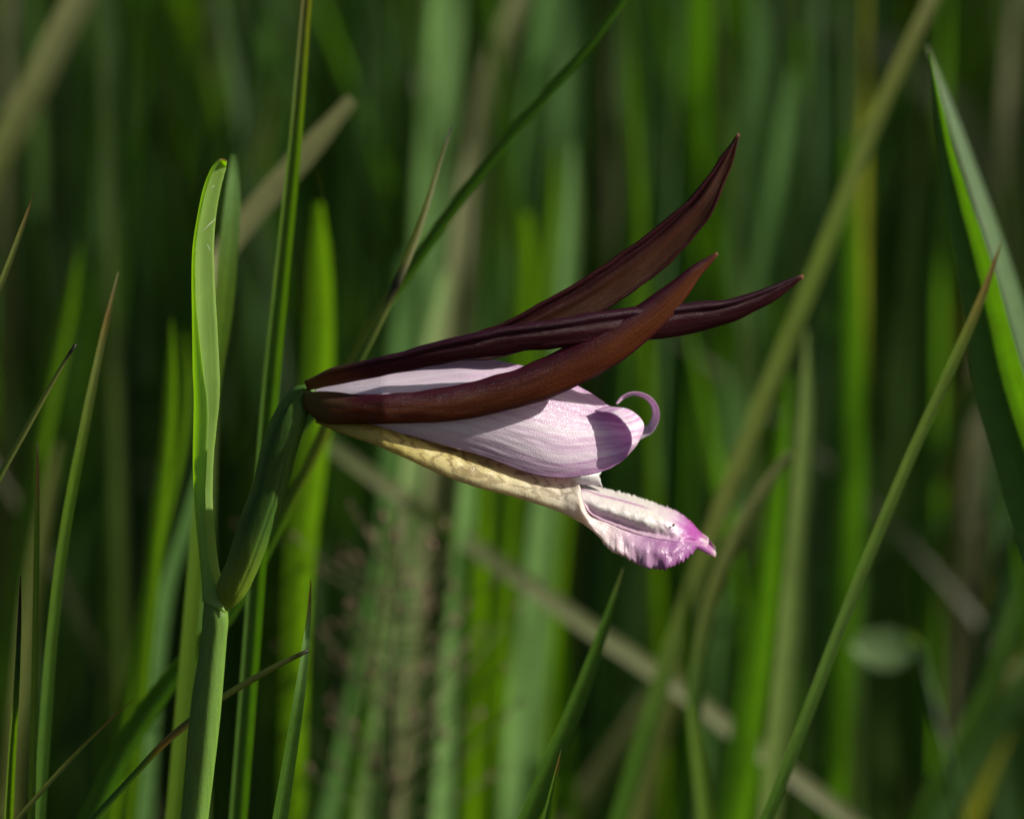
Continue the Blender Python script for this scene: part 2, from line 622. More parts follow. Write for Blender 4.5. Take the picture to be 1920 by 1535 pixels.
# bract: a channelled leaf open to the right; near margin, keel, far margin
bl = [(381, 1128), (378, 1075), (370, 993), (365, 928), (363, 856), (365, 749), (363, 690), (362, 595), (361, 524), (363, 463), (372, 403), (383, 352), (397, 317), (411, 300), (422, 300)]
bn = [(424, 1150), (396, 1070), (388, 993), (385, 928), (388, 856), (391, 765), (382, 696), (370, 590), (367, 524), (368, 463), (376, 408), (387, 358), (400, 322), (413, 302), (424, 301)]
bf = [(428, 1125), (411, 1066), (402, 990), (398, 925), (401, 848), (411, 749), (411, 690), (406, 595), (402, 520), (401, 455), (406, 395), (414, 352), (420, 328), (424, 312), (425, 304)]
brows = []
for i, (l, nn, f) in enumerate(zip(bl, bn, bf)):
    s = i / (len(bl) - 1)
    dn = -1.25 * (1 - 0.55 * s) if i < len(bl) - 1 else -0.05
    df = 2.4 * (1 - 0.35 * s) if i < len(bl) - 1 else 0.05
    sh = 2.8 * min(1, s * 6)
    brows.append([(a_, b_, c_ + sh) for a_, b_, c_ in [(nn[0], nn[1], dn), (l[0] * .80 + nn[0] * .2, l[1] * .8 + nn[1] * .2, dn * .85), (l[0], l[1], 0.0),
                  (l[0] * .66 + f[0] * .34, l[1] * .66 + f[1] * .34, df * .6), (f[0], f[1], df)]])


def bract_fx(u, v, q):
    k = 0.6 * noise.noise(Vector((u * 60, v * 3, 1)))
    e = max(0, abs(v - .5) * 2 - .8) * 5
    return (q[0] + k * e, q[1], q[2] + 0.06 * noise.noise(Vector((u * 9, v * 2, 7))))


bract = surf('bract', brows, 150, 21, BRACT, orchid, 0.12, bract_fx, swing=0)
bract['label'] = 'upright green channelled bract with brown tip'


def thread(keys_, r, name, mat, parent, seg=5):
    P = [Vector(q) for q in even([tuple(at(*k)) for k in keys_], 14)]
    return link(name, tube_mesh(name, P, [r] * len(P), seg, wpos(parent)), mat, parent)


thread([(375, 438, 1.9), (388, 425, 2.2), (403, 411, 3.1)], 0.000016, 'silk_strand', SILK, bract)
thread([(388, 458, 2.8), (391, 463, 2.9), (394, 470, 3.1)], 0.000018, 'silk_strand', SILK, bract)
thread([(396, 355, 2.5), (399, 350, 2.5), (401, 349, 2.6)], 0.000022, 'silk_strand', SILK, bract)

# ovary: ribbed inferior ovary that carries the flower
ol = [(408, 1112), (421, 1078), (434, 1040), (444, 1003), (460, 948), (476, 902), (489, 847), (503, 798), (521, 762), (541, 736), (566, 720)]
orr = [(430, 1152), (446, 1130), (470, 1090), (487, 1052), (512, 990), (530, 940), (545, 885), (558, 838), (566, 808), (571, 786), (580, 776)]
ok = []
for i, (a, b) in enumerate(zip(ol, orr)):
    m = ((a[0] + b[0]) / 2, (a[1] + b[1]) / 2)
    ok.append((*at(m[0], m[1], (.1, -.2, -.45, -.6, -.6, -.6, -.6, -.6, -.5, -.2, .3)[i]), pxw(math.dist(a, b) / 2, 0) * (0.78 if i == 0 else 0.97)))
ok = [(*at(414, 1142, 0.2), pxw(9, 0))] + ok + [(*at(592, 754, 0.7), pxw(16, 0))]
oe = even(ok, 70)
P = [Vector(q[:3]) for q in oe]
oc = []
for i in range(70):
    s = i / 69
    f = min(1, max(0, (s - .02) / .35))
    oc.append(tuple(a * (1 - f) + b * f for a, b in zip((0.15, 0.23, 0.015), (0.046, 0.108, 0.012))))


def ribs(th, s):
    return 1.0 - 0.085 * math.exp(-((math.sin(3 * (th - .25))) / 0.18) ** 2) * min(1, s * 5) + 0.02 * math.sin(6 * th)


link('ovary', tube_mesh('ovary', P, [q[3] for q in oe], 72, base, oc, ribs), STEM, orchid)

# sepals ---------------------------------------------------------------
def two_edge(upper, lower, dm, bulge, n=16, tilt=0.0, crease=None):
    """rows between an upper and a lower edge, the middle proud of both"""
    U = even([(x, y, 0.0) for x, y in upper], n)
    L = even([(x, y, 0.0) for x, y in lower], n)
    rows = []
    for i in range(n):
        s = i / (n - 1)
        d = resample([(q,) for q in dm], 50)[min(49, int(s * 49.99))][0]
        wd = math.dist(U[i][:2], L[i][:2]) * 0.054
        b = bulge * wd
        r = []
        for f, bb, tt in ((0, 0, 1), (.14, .62, .7), (.32, .95, .36), (.5, 1.0, 0), (.7, .85, -.4), (.88, .52, -.75), (1, 0, -1)):
            if crease and f in (.14, .32):
                bb += crease * (1 if f == .14 else -.35)
            r.append((U[i][0] + (L[i][0] - U[i][0]) * f, U[i][1] + (L[i][1] - U[i][1]) * f, d - b * bb + tilt * wd * tt))
        rows.append(r)
    return rows


A_up = [(720, 690), (800, 664), (880, 630), (935, 611), (1000, 577), (1086, 529), (1172, 471), (1224, 433), (1292, 375), (1327, 333), (1361, 285), (1385, 251)]
A_lo = [(730, 698), (810, 682), (890, 674), (931, 672), (969, 660), (1050, 628), (1131, 584), (1172, 555), (1224, 519), (1275, 474), (1310, 433), (1341, 388), (1361, 333), (1375, 299), (1386, 252)]
B_up = [(571, 716), (592, 702), (631, 690), (686, 678), (748, 662), (821, 642), (905, 623), (970, 610), (1040, 601), (1130, 585), (1180, 579), (1280, 570), (1340, 566), (1390, 557), (1440, 540), (1480, 523), (1505, 516)]
B_lo = [(576, 730), (595, 723), (644, 717), (696, 707), (761, 694), (827, 681), (879, 673), (931, 665), (983, 657), (1040, 651), (1120, 644), (1220, 635), (1280, 627), (1340, 612), (1400, 590), (1450, 562), (1490, 534), (1506, 519)]
C_up = [(571, 738), (578, 731), (590, 731), (612, 735), (644, 739), (696, 742), (748, 739), (800, 733), (866, 722), (931, 705), (983, 688), (1040, 662), (1072, 643), (1155, 598), (1210, 564), (1258, 531), (1292, 505), (1323, 485), (1344, 474)]
C_lo = [(569, 762), (575, 782), (587, 789), (618, 792), (696, 793), (774, 791), (840, 788), (905, 778), (983, 759), (1040, 741), (1078, 723), (1144, 689), (1207, 642), (1241, 612), (1268, 581), (1292, 547), (1313, 516), (1334, 492), (1345, 475)]


def wob(amp, seed):
    def f(u, v, q):
        e = abs(v - .5) * 2
        k = amp * e * noise.noise(Vector((u * 22, seed, v * 2)))
        return (q[0] + k * .3, q[1] + k, q[2] + 0.08 * noise.noise(Vector((u * 14, v * 5, seed))))
    return f


sA = surf('sepal', two_edge(A_up, A_lo, [0.9, 1.2, 2.4, 3.8, 5.0], -0.16, 18, -0.05, 0.9), 130, 25, SEPALU, orchid, 0.30, wob(2.4, 2), swing=0.15)
sA['label'] = 'dark umber sepal arching up to the highest tip'
sB = surf('sepal', two_edge(B_up, B_lo, [-0.9, -2.3, -1.8, 0.9, 1.8], 0.20, 18, -0.10, 0.5), 140, 25, SEPAL, orchid, 0.32, wob(2.2, 5), swing=0.15)
sB['label'] = 'dark purple maroon sepal reaching out the farthest'
sC = surf('sepal', two_edge(C_up, C_lo, [-1.3, -2.5, -3.4, -3.6, -3.2], 0.24, 18, 0.04), 140, 25, SEPALB, orchid, 0.32, wob(2.0, 9), swing=0.28)
sC['label'] = 'red brown sepal crossing in front of the pink petal'

# petals ---------------------------------------------------------------
near = [
    [(583, 734, .2), (583, 745, -.6), (585, 758, -.8), (588, 770, -.5), (592, 778, 0)],
    [(650, 714, .6), (648, 735, -1.0), (650, 757, -1.5), (655, 780, -1.3), (662, 795, -.4)],
    [(740, 698, .9), (738, 727, -1.3), (738, 757, -2.1), (736, 785, -2.0), (735, 808, -1.2)],
    [(830, 680, 1.0), (829, 718, -1.4), (830, 757, -2.5), (830, 800, -2.5), (832, 834, -1.9)],
    [(890, 672, 1.0), (892, 715, -1.3), (896, 765, -2.7), (902, 815, -2.8), (908, 856, -2.3)],
    [(980, 686, .9), (978, 730, -1.1), (980, 785, -2.7), (985, 840, -3.0), (992, 887, -2.6)],
    [(1045, 706, .8), (1042, 745, -.8), (1042, 800, -2.4), (1045, 855, -3.0), (1050, 896, -2.8)],
    [(1092, 729, .6), (1094, 760, -.5), (1096, 805, -1.9), (1099, 855, -2.8), (1104, 890, -3.0)],
    [(1122, 746, .4), (1132, 770, -.4), (1140, 805, -1.5), (1142, 850, -2.6), (1140, 879, -3.1)],
    [(1136, 758, .2), (1158, 775, -.5), (1171, 808, -1.4), (1171, 845, -2.6), (1160, 868, -3.2)],
    # the outer margin turns over towards the lens
    [(1140, 762, .0), (1178, 770, -.8), (1201, 797, -1.5), (1192, 832, -2.8), (1172, 858, -3.4)],
    [(1138, 763, -.3), (1177, 768, -1.1), (1205, 794, -1.9), (1196, 828, -3.1), (1174, 856, -3.5)],
    [(1130, 765, -1.0), (1166, 771, -2.1), (1195, 798, -3.1), (1192, 830, -3.9), (1175, 853, -3.8)],
    [(1115, 770, -1.5), (1152, 777, -2.6), (1177, 803, -3.7), (1184, 829, -4.3), (1176, 850, -4.0)],
]


def petal_fx(seed):
    def f(u, v, q):
        return (q[0], q[1] + .8 * noise.noise(Vector((u * 9, v * 4, seed))), q[2] + 0.06 * noise.noise(Vector((u * 4, v * 11, seed))) + 0.05 * noise.noise(Vector((u * 25, v * 30, seed))))
    return f


pn = surf('petal', near, 130, 60, PETAL, orchid, 0.13, petal_fx(3))
pn['label'] = 'pale lilac petal with its outer margin rolled over'
far = [
    [(586, 734, .4), (585, 745, 1.0), (587, 760, 1.2), (592, 778, .6)],
    [(700, 706, 1.2), (700, 735, 2.4), (700, 770, 2.6), (705, 800, 1.4)],
    [(830, 684, 1.3), (830, 725, 3.0), (830, 785, 3.4), (835, 830, 2.4)],
    [(980, 691, 1.2), (985, 740, 3.0), (990, 815, 3.6), (995, 870, 2.9)],
    [(1095, 736, 1.1), (1100, 770, 2.4), (1105, 820, 3.2), (1110, 862, 2.8)],
    [(1150, 768, 1.4), (1158, 785, 1.9), (1164, 812, 2.4), (1160, 842, 2.4)],
    [(1190, 794, 1.7), (1193, 800, 1.9), (1195, 812, 2.1), (1192, 826, 2.1)],
]
pf = surf('petal', far, 60, 24, PETAL, orchid, 0.13, petal_fx(8))
pf['label'] = 'far lilac petal ending in a thin curled loop'
lo_out = [(1190, 829, 1.9), (1208, 820, 1.8), (1224, 809, 1.7), (1234, 789, 1.5), (1235, 769, 1.3), (1227, 752, 1.1), (1210, 739, .9), (1187, 735, .7), (1166, 743, .5), (1154, 757, .4)]
lo_in = [(1186, 800, 2.1), (1202, 798, 2.6), (1214, 797, 2.8), (1223, 780, 2.8), (1222, 763, 2.7), (1212, 749, 2.4), (1196, 742, 2.1), (1185, 741, 1.7), (1169, 748, 1.2), (1157, 758, .8)]
surf('petal_curl', [[a, ((a[0] * .55 + b[0] * .45), (a[1] * .55 + b[1] * .45), (a[2] + b[2]) / 2 + .15), b] for a, b in zip(lo_out, lo_in)], 60, 9, PETAL, pf, 0.10)

# lip ------------------------------------------------------------------
shell = [
    [(592, 776, -0.5), (592, 783, -0.7), (592, 791, -0.1), (594, 784, 0.6), (592, 774, 0.6)],
    [(650, 778, -0.35), (649, 798, -1.3), (648, 814, -1.1), (649, 800, 1.1), (650, 778, 1.4)],
    [(712, 786, -0.42), (704, 812, -1.7), (698, 831, -1.44), (702, 805, 1.6), (705, 780, 1.9)],
    [(775, 806, -0.49), (765, 836, -2), (757, 856, -1.7), (762, 830, 1.9), (765, 800, 2.3)],
    [(845, 826, -0.56), (832, 862, -2.2), (822, 886, -1.87), (828, 855, 2.2), (832, 820, 2.7)],
    [(915, 848, -0.63), (900, 887, -2.4), (890, 911, -2.04), (896, 880, 2.4), (900, 842, 2.9)],
    [(990, 874, -0.7), (975, 910, -2.5), (962, 930, -2.12), (968, 905, 2.5), (975, 866, 3)],
    [(1050, 890, -0.73), (1040, 928, -2.7), (1030, 951, -2.29), (1036, 925, 2.5), (1040, 885, 3)],
    [(1083, 905, -2.2), (1078, 942, -2.9), (1070, 968, -1.8), (1075, 940, 2.3), (1084, 900, 3)],
    [(1090, 934, -2.3), (1092, 962, -3), (1095, 982, -2), (1096, 955, 2), (1098, 905, 3.05)],
    [(1104, 966, -2.4), (1110, 985, -3), (1118, 999, -2.5), (1118, 970, 1.8), (1118, 912, 3.1)],
    [(1138, 981, -2.4), (1142, 1008, -3.1), (1148, 1032, -3), (1150, 985, 1.6), (1148, 920, 3.1)],
    [(1166, 993, -2.5), (1170, 1020, -3.3), (1174, 1043, -3.2), (1176, 995, 1.6), (1174, 928, 3.1)],
    [(1196, 1003, -2.5), (1200, 1032, -3.5), (1205, 1060, -3.3), (1208, 1005, 1.6), (1200, 936, 3.1)],
    [(1234, 1011, -2.5), (1240, 1040, -3.5), (1246, 1065, -3.2), (1244, 1010, 1.6), (1234, 948, 3)],
    [(1266, 1015, -2.3), (1270, 1036, -3), (1274, 1053, -2.7), (1274, 1012, 1.4), (1268, 958, 2.8)],
    [(1288, 1018, -1.9), (1291, 1030, -2.1), (1295, 1038, -1.9), (1294, 1012, 1), (1292, 976, 2.1)],
    [(1302, 1019, -1.1), (1304, 1023, -1.2), (1306, 1027, -1), (1308, 1012, 0.6), (1308, 993, 1.3)],
    [(1322, 1024, -0.6), (1324, 1029, -0.7), (1326, 1036, -0.5), (1328, 1022, 0.4), (1326, 1007, 0.6)],
    [(1340, 1036, -0.2), (1341, 1039, -0.25), (1341, 1043, -0.2), (1342, 1037, 0.1), (1341, 1026, 0.2)],
]


def lip_fx(u, v, q):
    x, y, d = q
    k = max(0, min(1, (x - 1110) / 40)) * max(0, min(1, (1318 - x) / 22))
    e = max(0, 1 - abs(v - .5) / .5)
    hang = max(0, min(1, v / .5)) if v <= .5 else max(0, 1 - (v - .5) / .2)
    fr = 2.2 * math.sin(x * .62 + 5 * noise.noise(Vector((x * .05, 0, 0)))) * (0.5 + noise.noise(Vector((x * .06, 4, 4)))) + 4.5 * noise.noise(Vector((x * .13, 3, 1))) + 7.0 * noise.noise(Vector((x * .23, 5, 1)))
    y += k * fr * hang ** 3
    d += k * hang ** 1.5 * (0.07 * math.sin(x * .23 + 1.3 + 4 * noise.noise(Vector((x * .02, 0, 3)))) + .6 * noise.noise(Vector((x * .06, v * 4, 5))) + .14 * noise.noise(Vector((x * .2, v * 6, 5))))
    if v > .86:
        y += k * (v - .86) / .14 * (2.6 * noise.noise(Vector((x * .16, 9, 1))))
    g = max(0, min(1, (x - 620) / 80))
    d += g * 0.10 * noise.noise(Vector((x * .05, y * .05, 2)))
    y += g * .9 * noise.noise(Vector((x * .07, v * 6, 4)))
    return (x, y, d)


lip = surf('lip', shell, 340, 41, LIP, orchid, 0.14, lip_fx)
lip['label'] = 'cream yellow lip with brown veins and a frilled purple tip'
trough = [
    [(1084, 907, -2), (1080, 918, -0.9), (1078, 924, -1), (1078, 922, -0.6), (1078, 916, 0.7), (1080, 908, 2), (1084, 901, 2.9)],
    [(1096, 948, -2.2), (1096, 946, -1.75), (1096, 936, -1.5), (1098, 926, -0.9), (1100, 920, 0.4), (1098, 913, 1.6), (1097, 906, 2.9)],
    [(1114, 968, -2.3), (1116, 964, -1.55), (1118, 950, -1.8), (1119, 936, -1.2), (1121, 927, 0.1), (1120, 918, 1.6), (1118, 912, 3)],
    [(1148, 983, -2.3), (1151, 977, -1.35), (1153, 962, -1.9), (1155, 947, -1.3), (1158, 936, 0.1), (1156, 928, 1.7), (1152, 921, 3)],
    [(1184, 997, -2.4), (1187, 990, -1.45), (1190, 973, -2), (1192, 958, -1.4), (1194, 946, 0), (1192, 937, 1.7), (1188, 931, 3)],
    [(1220, 1007, -2.4), (1223, 1000, -1.65), (1225, 984, -1.9), (1227, 969, -1.4), (1229, 957, 0.1), (1228, 949, 1.6), (1224, 943, 2.9)],
    [(1250, 1012, -2.3), (1252, 1006, -1.75), (1254, 993, -1.7), (1256, 979, -1.2), (1258, 968, 0.1), (1258, 960, 1.5), (1254, 954, 2.7)],
    [(1275, 1016, -2), (1277, 1011, -1.75), (1279, 1002, -1.3), (1281, 990, -0.7), (1283, 980, 0.3), (1282, 972, 1.3), (1278, 966, 2.3)],
    [(1292, 1018, -1.6), (1294, 1014, -0.9), (1296, 1007, -0.8), (1298, 999, -0.2), (1299, 992, 0.4), (1299, 986, 1), (1298, 982, 1.8)],
    [(1304, 1019, -1), (1306, 1017, -0.6), (1308, 1013, -0.3), (1309, 1007, 0), (1310, 1003, 0.3), (1310, 999, 0.6), (1310, 995, 1.1)],
    [(1324, 1026, -0.4), (1326, 1024, -0.3), (1327, 1021, 0), (1328, 1017, 0.1), (1328, 1013, 0.2), (1328, 1010, 0.3), (1327, 1008, 0.5)],
]


def trough_fx(u, v, q):
    x, y, d = q
    k = max(0, min(1, (x - 1120) / 50)) * max(0, min(1, (1312 - x) / 30))
    if v > .84:
        y += k * (v - .84) / .16 * (3.0 * noise.noise(Vector((x * .16, 9, 1))) + 5.5 * noise.noise(Vector((x * .4, 2, 1))) - 1)
    d += 0.16 * noise.noise(Vector((x * .05, y * .05, 6))) + k * .07 * noise.noise(Vector((x * .15, y * .15, 2)))
    y += k * .7 * noise.noise(Vector((x * .12, y * .12, 12)))
    return (x, y, d)


surf('lip_throat', trough, 130, 50, THROAT, lip, 0.12, trough_fx)
# column: the pale toothed tip that shows between petal and lip
colm = [
    [(1020, 868, .6), (1020, 880, -.3), (1020, 892, .5), (1020, 880, 1.6)],
    [(1070, 872, .8), (1070, 890, -.4), (1070, 905, .6), (1070, 888, 1.9)],
    [(1095, 872, .9), (1096, 893, -.3), (1096, 909, .7), (1095, 890, 2.0)],
    [(1116, 876, 1.0), (1118, 893, 0), (1122, 910, .8), (1118, 893, 2.0)],
    [(1128, 884, 1.0), (1124, 895, .5), (1132, 917, .9), (1124, 897, 1.8)],
]
surf('column', [r + [r[0]] for r in colm], 40, 26, COLUMN, orchid, 0.0,
     lambda u, v, q: (q[0] + 2.2 * noise.noise(Vector((v * 9, u * 6, 2))), q[1] + 1.5 * noise.noise(Vector((v * 6, u * 9, 4))), q[2]))

# a fleck of debris with a hooked fibre, lying on the lip
deb = bpy.data.objects.new('debris_fleck', None)
C.objects.link(deb)
DSW = 544 * .054 * SWING
deb.location = at(1263, 984, -1.85 + DSW)
tag(deb, 'tiny dark husk with a fibre stuck on the lip', 'debris')
bm = bmesh.new()
bmesh.ops.create_icosphere(bm, subdivisions=2, radius=0.00011)
for v in bm.verts:
    v.co.x *= 1.0
    v.co.z *= 1.6
    v.co *= 1 + 0.8 * noise.noise(v.co * 9000)
me = bpy.data.meshes.new('husk')
bm.to_mesh(me)
bm.free()
h = link('husk', me, RUSTY, deb)
h.rotation_euler = (0, 0.9, 0)
thread([(1262, 985, -1.9 + DSW), (1258, 988, -1.8 + DSW), (1254, 989, -1.75 + DSW)], 0.00003, 'fibre', DARK, deb, 6)

# ------------------------------------------------------------------ grasses
GL, GR, YG, DK = (0.09, 0.195, 0.052), (0.055, 0.13, 0.012), (0.085, 0.162, 0.007), (0.02, 0.058, 0.01)
TAN, OL, BR, BK = (0.26, 0.26, 0.14), (0.15, 0.175, 0.045), (0.19, 0.11, 0.035), (0.014, 0.011, 0.01)
PALE = (0.16, 0.30, 0.09)


def ribbon(P, W, cols, face, keel, twist=0.0, nv=5):
    """leaf blade through world points: V keeled, width W (metres), turned by face degrees about its length"""
    V, uv, cc = [], [], []
    n = len(P)
    for i, p in enumerate(P):
        t = (P[min(i + 1, n - 1)] - P[max(i - 1, 0)]).normalized()
        view = (p - CAM).normalized()
        side = t.cross(view).normalized()
        if side.x < 0:
            side = -side
        nrm = (side.cross(t)).normalized()
        if nrm.dot(view) > 0:
            nrm = -nrm                                # towards the lens
        a = math.radians(face + twist * i / n)
        sd = side * math.cos(a) - nrm * math.sin(a)
        nm = nrm * math.cos(a) + side * math.sin(a)
        for j in range(nv):
            f = j / (nv - 1) * 2 - 1
            V.append(p + sd * (f * W[i] / 2) + nm * ((abs(f) - 0.5) * keel * W[i] / 2))
            uv.append((i / (n - 1) * 6, j / (nv - 1)))
            cc.append(cols[i])
    F = [(i * nv + j, i * nv + j + 1, (i + 1) * nv + j + 1, (i + 1) * nv + j) for i in range(n - 1) for j in range(nv - 1)]
    return V, F, uv, cc


def blend(stops, s):
    if s <= stops[0][0]:
        return stops[0][1]
    for (a, ca), (b, cb) in zip(stops, stops[1:]):
        if s <= b:
            f = (s - a) / (b - a)
            return tuple(x + (y - x) * f for x, y in zip(ca, cb))
    return stops[-1][1]


def blade(pts, d, wd, stops, face=20, keel=0.5, label=None, group=None, name='grass_shoot', cat='grass', twist=0, d2=None, k=0.4, blunt=False, round_=False):
    """pts: pixels from the tip down; wd: widths in pixels along them; stops: pigment by fraction of those pixels"""
    m = len(pts)
    d = d * 1.45 if d > 8 else d             # how far back it stands
    d2 = d if d2 is None else d2
    if isinstance(wd, (int, float)):
        wd = [0 if not blunt else wd * .8] + [wd] * (m - 1)
    ws = resample([(x,) for x in wd], 41)
    kp = []
    for i, p in enumerate(pts):
        dd = d + (d2 - d) * i / (m - 1)
        kp.append((p[0], p[1], dd, i / (m - 1)))
    ev = even(kp, 26)
    P, W, Cc = [], [], []
    ca = math.cos(math.radians(face)) if not round_ else 1
    for q in ev:
        P.append(at(*q[:3]))
        s = min(1, max(0, q[3]))
        W.append(max(pxw(1.5, q[2]), pxw(ws[int(s * 40)][0], q[2]) / max(.35, ca)))
        Cc.append(blend(stops, s))
    low = to_ground(P, k)
    P += low
    W += [W[-1] * (1 - 0.25 * i / len(low)) for i in range(len(low))]
    Cc += [Cc[-1]] * len(low)
    org = Vector((P[-1].x, P[-1].y, 0))
    if round_:
        me = tube_mesh(name, P, [x / 2 for x in W], 10, org, Cc)
        o = link(name, me, GRASS, None, org)
    else:
        V, F, uv, cc = ribbon(P, W, Cc, face, keel, twist)
        o = link(name, mesh(name, [v - org for v in V], F, uv, cc), GRASS, None, org)
    return tag(o, label, cat, group)


def S(*a):
    return [(a[i], a[i + 1]) for i in range(0, len(a), 2)]


# sharp or nearly sharp ones, round the flower
blade([(38, 1078), (36, 1163), (30, 1300), (22, 1420), (16, 1535)], -1, [2, 8, 12, 15, 17], S(0, BK, .2, BK, .42, DK, .6, YG, 1, YG), 5, 1.1,
      'narrow folded grass blade with a long black tip and dark groove')
blade([(70, 830), (70, 900), (68, 1050), (64, 1300), (58, 1540)], 5, [3, 8, 11, 13, 15], S(0, TAN, .06, BR, .22, BR, .4, YG, 1, YG), 25, .3,
      'thin upright yellow green blade with a rusty red tip')
blade([(222, 510), (195, 620), (160, 790), (122, 990), (98, 1180), (82, 1380), (72, 1540)], 11, [2, 12, 19, 21, 22, 24, 24], S(0, TAN, .1, BR, .22, OL, .4, YG, .8, GR, 1, GR), 25, .4,
      'leaning yellow green blade with a long brown tip beside the rusty tipped one')
blade([(142, 645), (105, 705), (60, 785), (0, 892), (-60, 1010)], 1, [6, 8, 11, 12, 13], S(0, BK, .08, BK, .16, OL, .6, OL, 1, GR), 15, .4,
      'thin olive dry stalk with a blunt black tip leaning over', None, 'grass_stalk', round_=True, blunt=True)
blade([(64, 362), (40, 430), (0, 535), (-50, 650)], 6, [1, 9, 12, 13], S(0, BK, .15, BR, .4, OL, 1, OL), 20, .4,
      'dry straw coloured blade tip leaning beyond the black tipped stalk')
blade([(578, 1219), (555, 1230), (500, 1258), (412, 1310), (352, 1355), (300, 1400), (255, 1448), (175, 1535)], 2.6, [7, 9, 12, 13, 14, 13, 12, 14],
      S(0, BK, .08, BK, .18, OL, .55, OL, .72, (.25, .16, .03), .78, YG, 1, GR), 0, .3, 'arching dry stalk with a cut black tip passing behind the orchid stem', None, 'grass_stalk',
      round_=True, blunt=True)
blade([(248, 1313), (200, 1355), (130, 1425), (80, 1480), (28, 1540)], 3, [1, 5, 8, 9, 10], S(0, BR, .2, BR, .4, OL, 1, OL), 15, .4,
      'fine withered brown blade leaning low among green blades')
blade([(583, 1085), (577, 1170), (562, 1290), (543, 1410), (522, 1540)], 3, [1, 11, 20, 25, 29], S(0, BR, .12, BR, .28, PALE, .6, GR, 1, GR), 32, .5,
      'bright green keeled blade with a pinkish brown point behind the cut black tip')
blade([(1052, 1405), (1040, 1460), (1022, 1540)], 4, [1, 9, 16], S(0, OL, .25, BR, .5, YG, 1, GR), 20, .5,
      'short green blade tip with a brown point under the panicle')
blade([(1168, 1065), (1130, 1180), (1090, 1290), (1045, 1400), (985, 1540)], 18, [2, 20, 30, 36, 40], S(0, OL, .15, GR, 1, GR), 36, .4,
      'broad mid green blade leaning right below the flower lip')
blade([(1878, 452), (1845, 545), (1800, 650), (1700, 870), (1600, 1110), (1500, 1370), (1435, 1540)], 15, [2, 15, 20, 22, 23, 24, 24], S(0, OL, .08, BR, .2, (.2, .16, .04), .35, (.13, .2, .03), .7, (.1, .18, .03), 1, GR), 36, .3,
      'long leaning blade with an orange brown tip crossing the pale blade')
blade([(1738, 85), (1775, 190), (1830, 350), (1890, 530), (1950, 740), (2010, 960)], 34, [2, 18, 28, 34, 38, 40], S(0, OL, .15, GL, 1, GL), 38, .04,
      'pale grey green blade leaning left over the broad dark leaf', k=.1)
blade([(1742, 100), (1778, 300), (1834, 520), (1878, 720), (1950, 940), (2020, 1150)], 18, [3, 34, 72, 98, 120, 130], S(0, GR, 1, GR), -12, .7,
      'broad dark green folded leaf under the pale leaning blade', k=.1)
blade([(1790, -120), (1745, 0), (1650, 200), (1560, 430), (1450, 700), (1375, 890), (1290, 1120), (1200, 1400)], 58, [24, 28, 30, 32, 34, 34, 34, 34], S(0, TAN, .22, (.17, .19, .05), .45, (.13, .2, .03), .75, OL, 1, GR), 40, .2,
      'long slanting stalk turning from straw to yellow green beyond the sepal tips')
blade([(438, 290), (436, 370), (428, 470), (417, 590), (398, 720), (385, 850)], 19, [10, 30, 36, 36, 32, 30], S(0, GR, .1, PALE, .5, YG, 1, YG), 24, .12,
      'bright yellow green blade standing just behind the bract')
blade([(580, -60), (572, 40), (555, 250), (530, 500), (508, 720), (490, 950), (472, 1200), (446, 1535)], 16, [14, 20, 25, 30, 33, 34, 34, 34], S(0, BR, .15, OL, .3, YG, .7, GR, 1, GR), 4, .7,
      'tall upright blade with straw brown top between bract and dry stalk', k=.2)
blade([(1200, -60), (1140, 40), (1050, 150), (960, 250), (850, 390), (760, 520), (680, 640), (600, 830), (530, 970), (440, 1140), (330, 1260), (235, 1400), (170, 1535)], 22, [14, 18, 21, 22, 23, 23, 23, 23, 23, 26, 38, 44, 46],
      S(0, GR, .4, GR, .55, OL, .7, GR, 1, GR), -8, .5, 'long thin arching blade passing behind the ovary and up past the sepals')
blade([(846, 238), (822, 310), (785, 430), (745, 530), (705, 615), (665, 690), (600, 765), (535, 850), (475, 1000), (425, 1130), (400, 1280), (385, 1450)], 15, [3, 9, 14, 15, 16, 16, 16, 16, 16, 16, 16, 16], S(0, BK, .08, TAN, .24, TAN, .28, BK, .32, OL, .5, GR, 1, GR), 20, .3,
      'dry tan stalk with a dark joint crossing the long arching blade', None, 'grass_stalk', round_=True)
blade([(660, 185), (590, 265), (510, 355), (432, 450), (405, 510), (396, 620), (390, 800), (386, 1000)], 44, [26, 44, 46, 44, 36, 28, 26, 26], S(0, TAN, .6, TAN, .75, OL, 1, GR), 42, .2,
      'bent straw coloured dead blade pointing away from the bract', name='dead_blade', blunt=True, k=.1)
blade([(560, 790), (640, 850), (800, 965), (1000, 1102), (1120, 1187), (1240, 1268), (1390, 1380), (1560, 1510)], 78, [20, 28, 32, 33, 33, 33, 33, 33], S(0, GR, .2, (.2, .21, .1), 1, (.2, .21, .1)), 24, .15,
      'long fallen straw coloured stalk slanting down below the flower', name='dead_blade', k=.8)
blade([(1482, 845), (1440, 905), (1390, 985), (1345, 1090), (1318, 1190), (1300, 1330)], 50, [12, 26, 30, 30, 30, 28], S(0, TAN, .6, OL, 1, GR), 24, .4,
      'dull straw coloured blade bending over beside the lip tip', name='dead_blade')
blade([(175, -60), (135, 20), (70, 150), (0, 285), (-70, 430)], 80, [50, 56, 58, 58, 58], S(0, TAN, 1, OL), 22, .3,
      'wide blurred tan stalk leaning across dark shade past the bract', name='dead_blade')

# soft ones behind, each at its own place
BGG = 'soft blurred blades behind the flower'


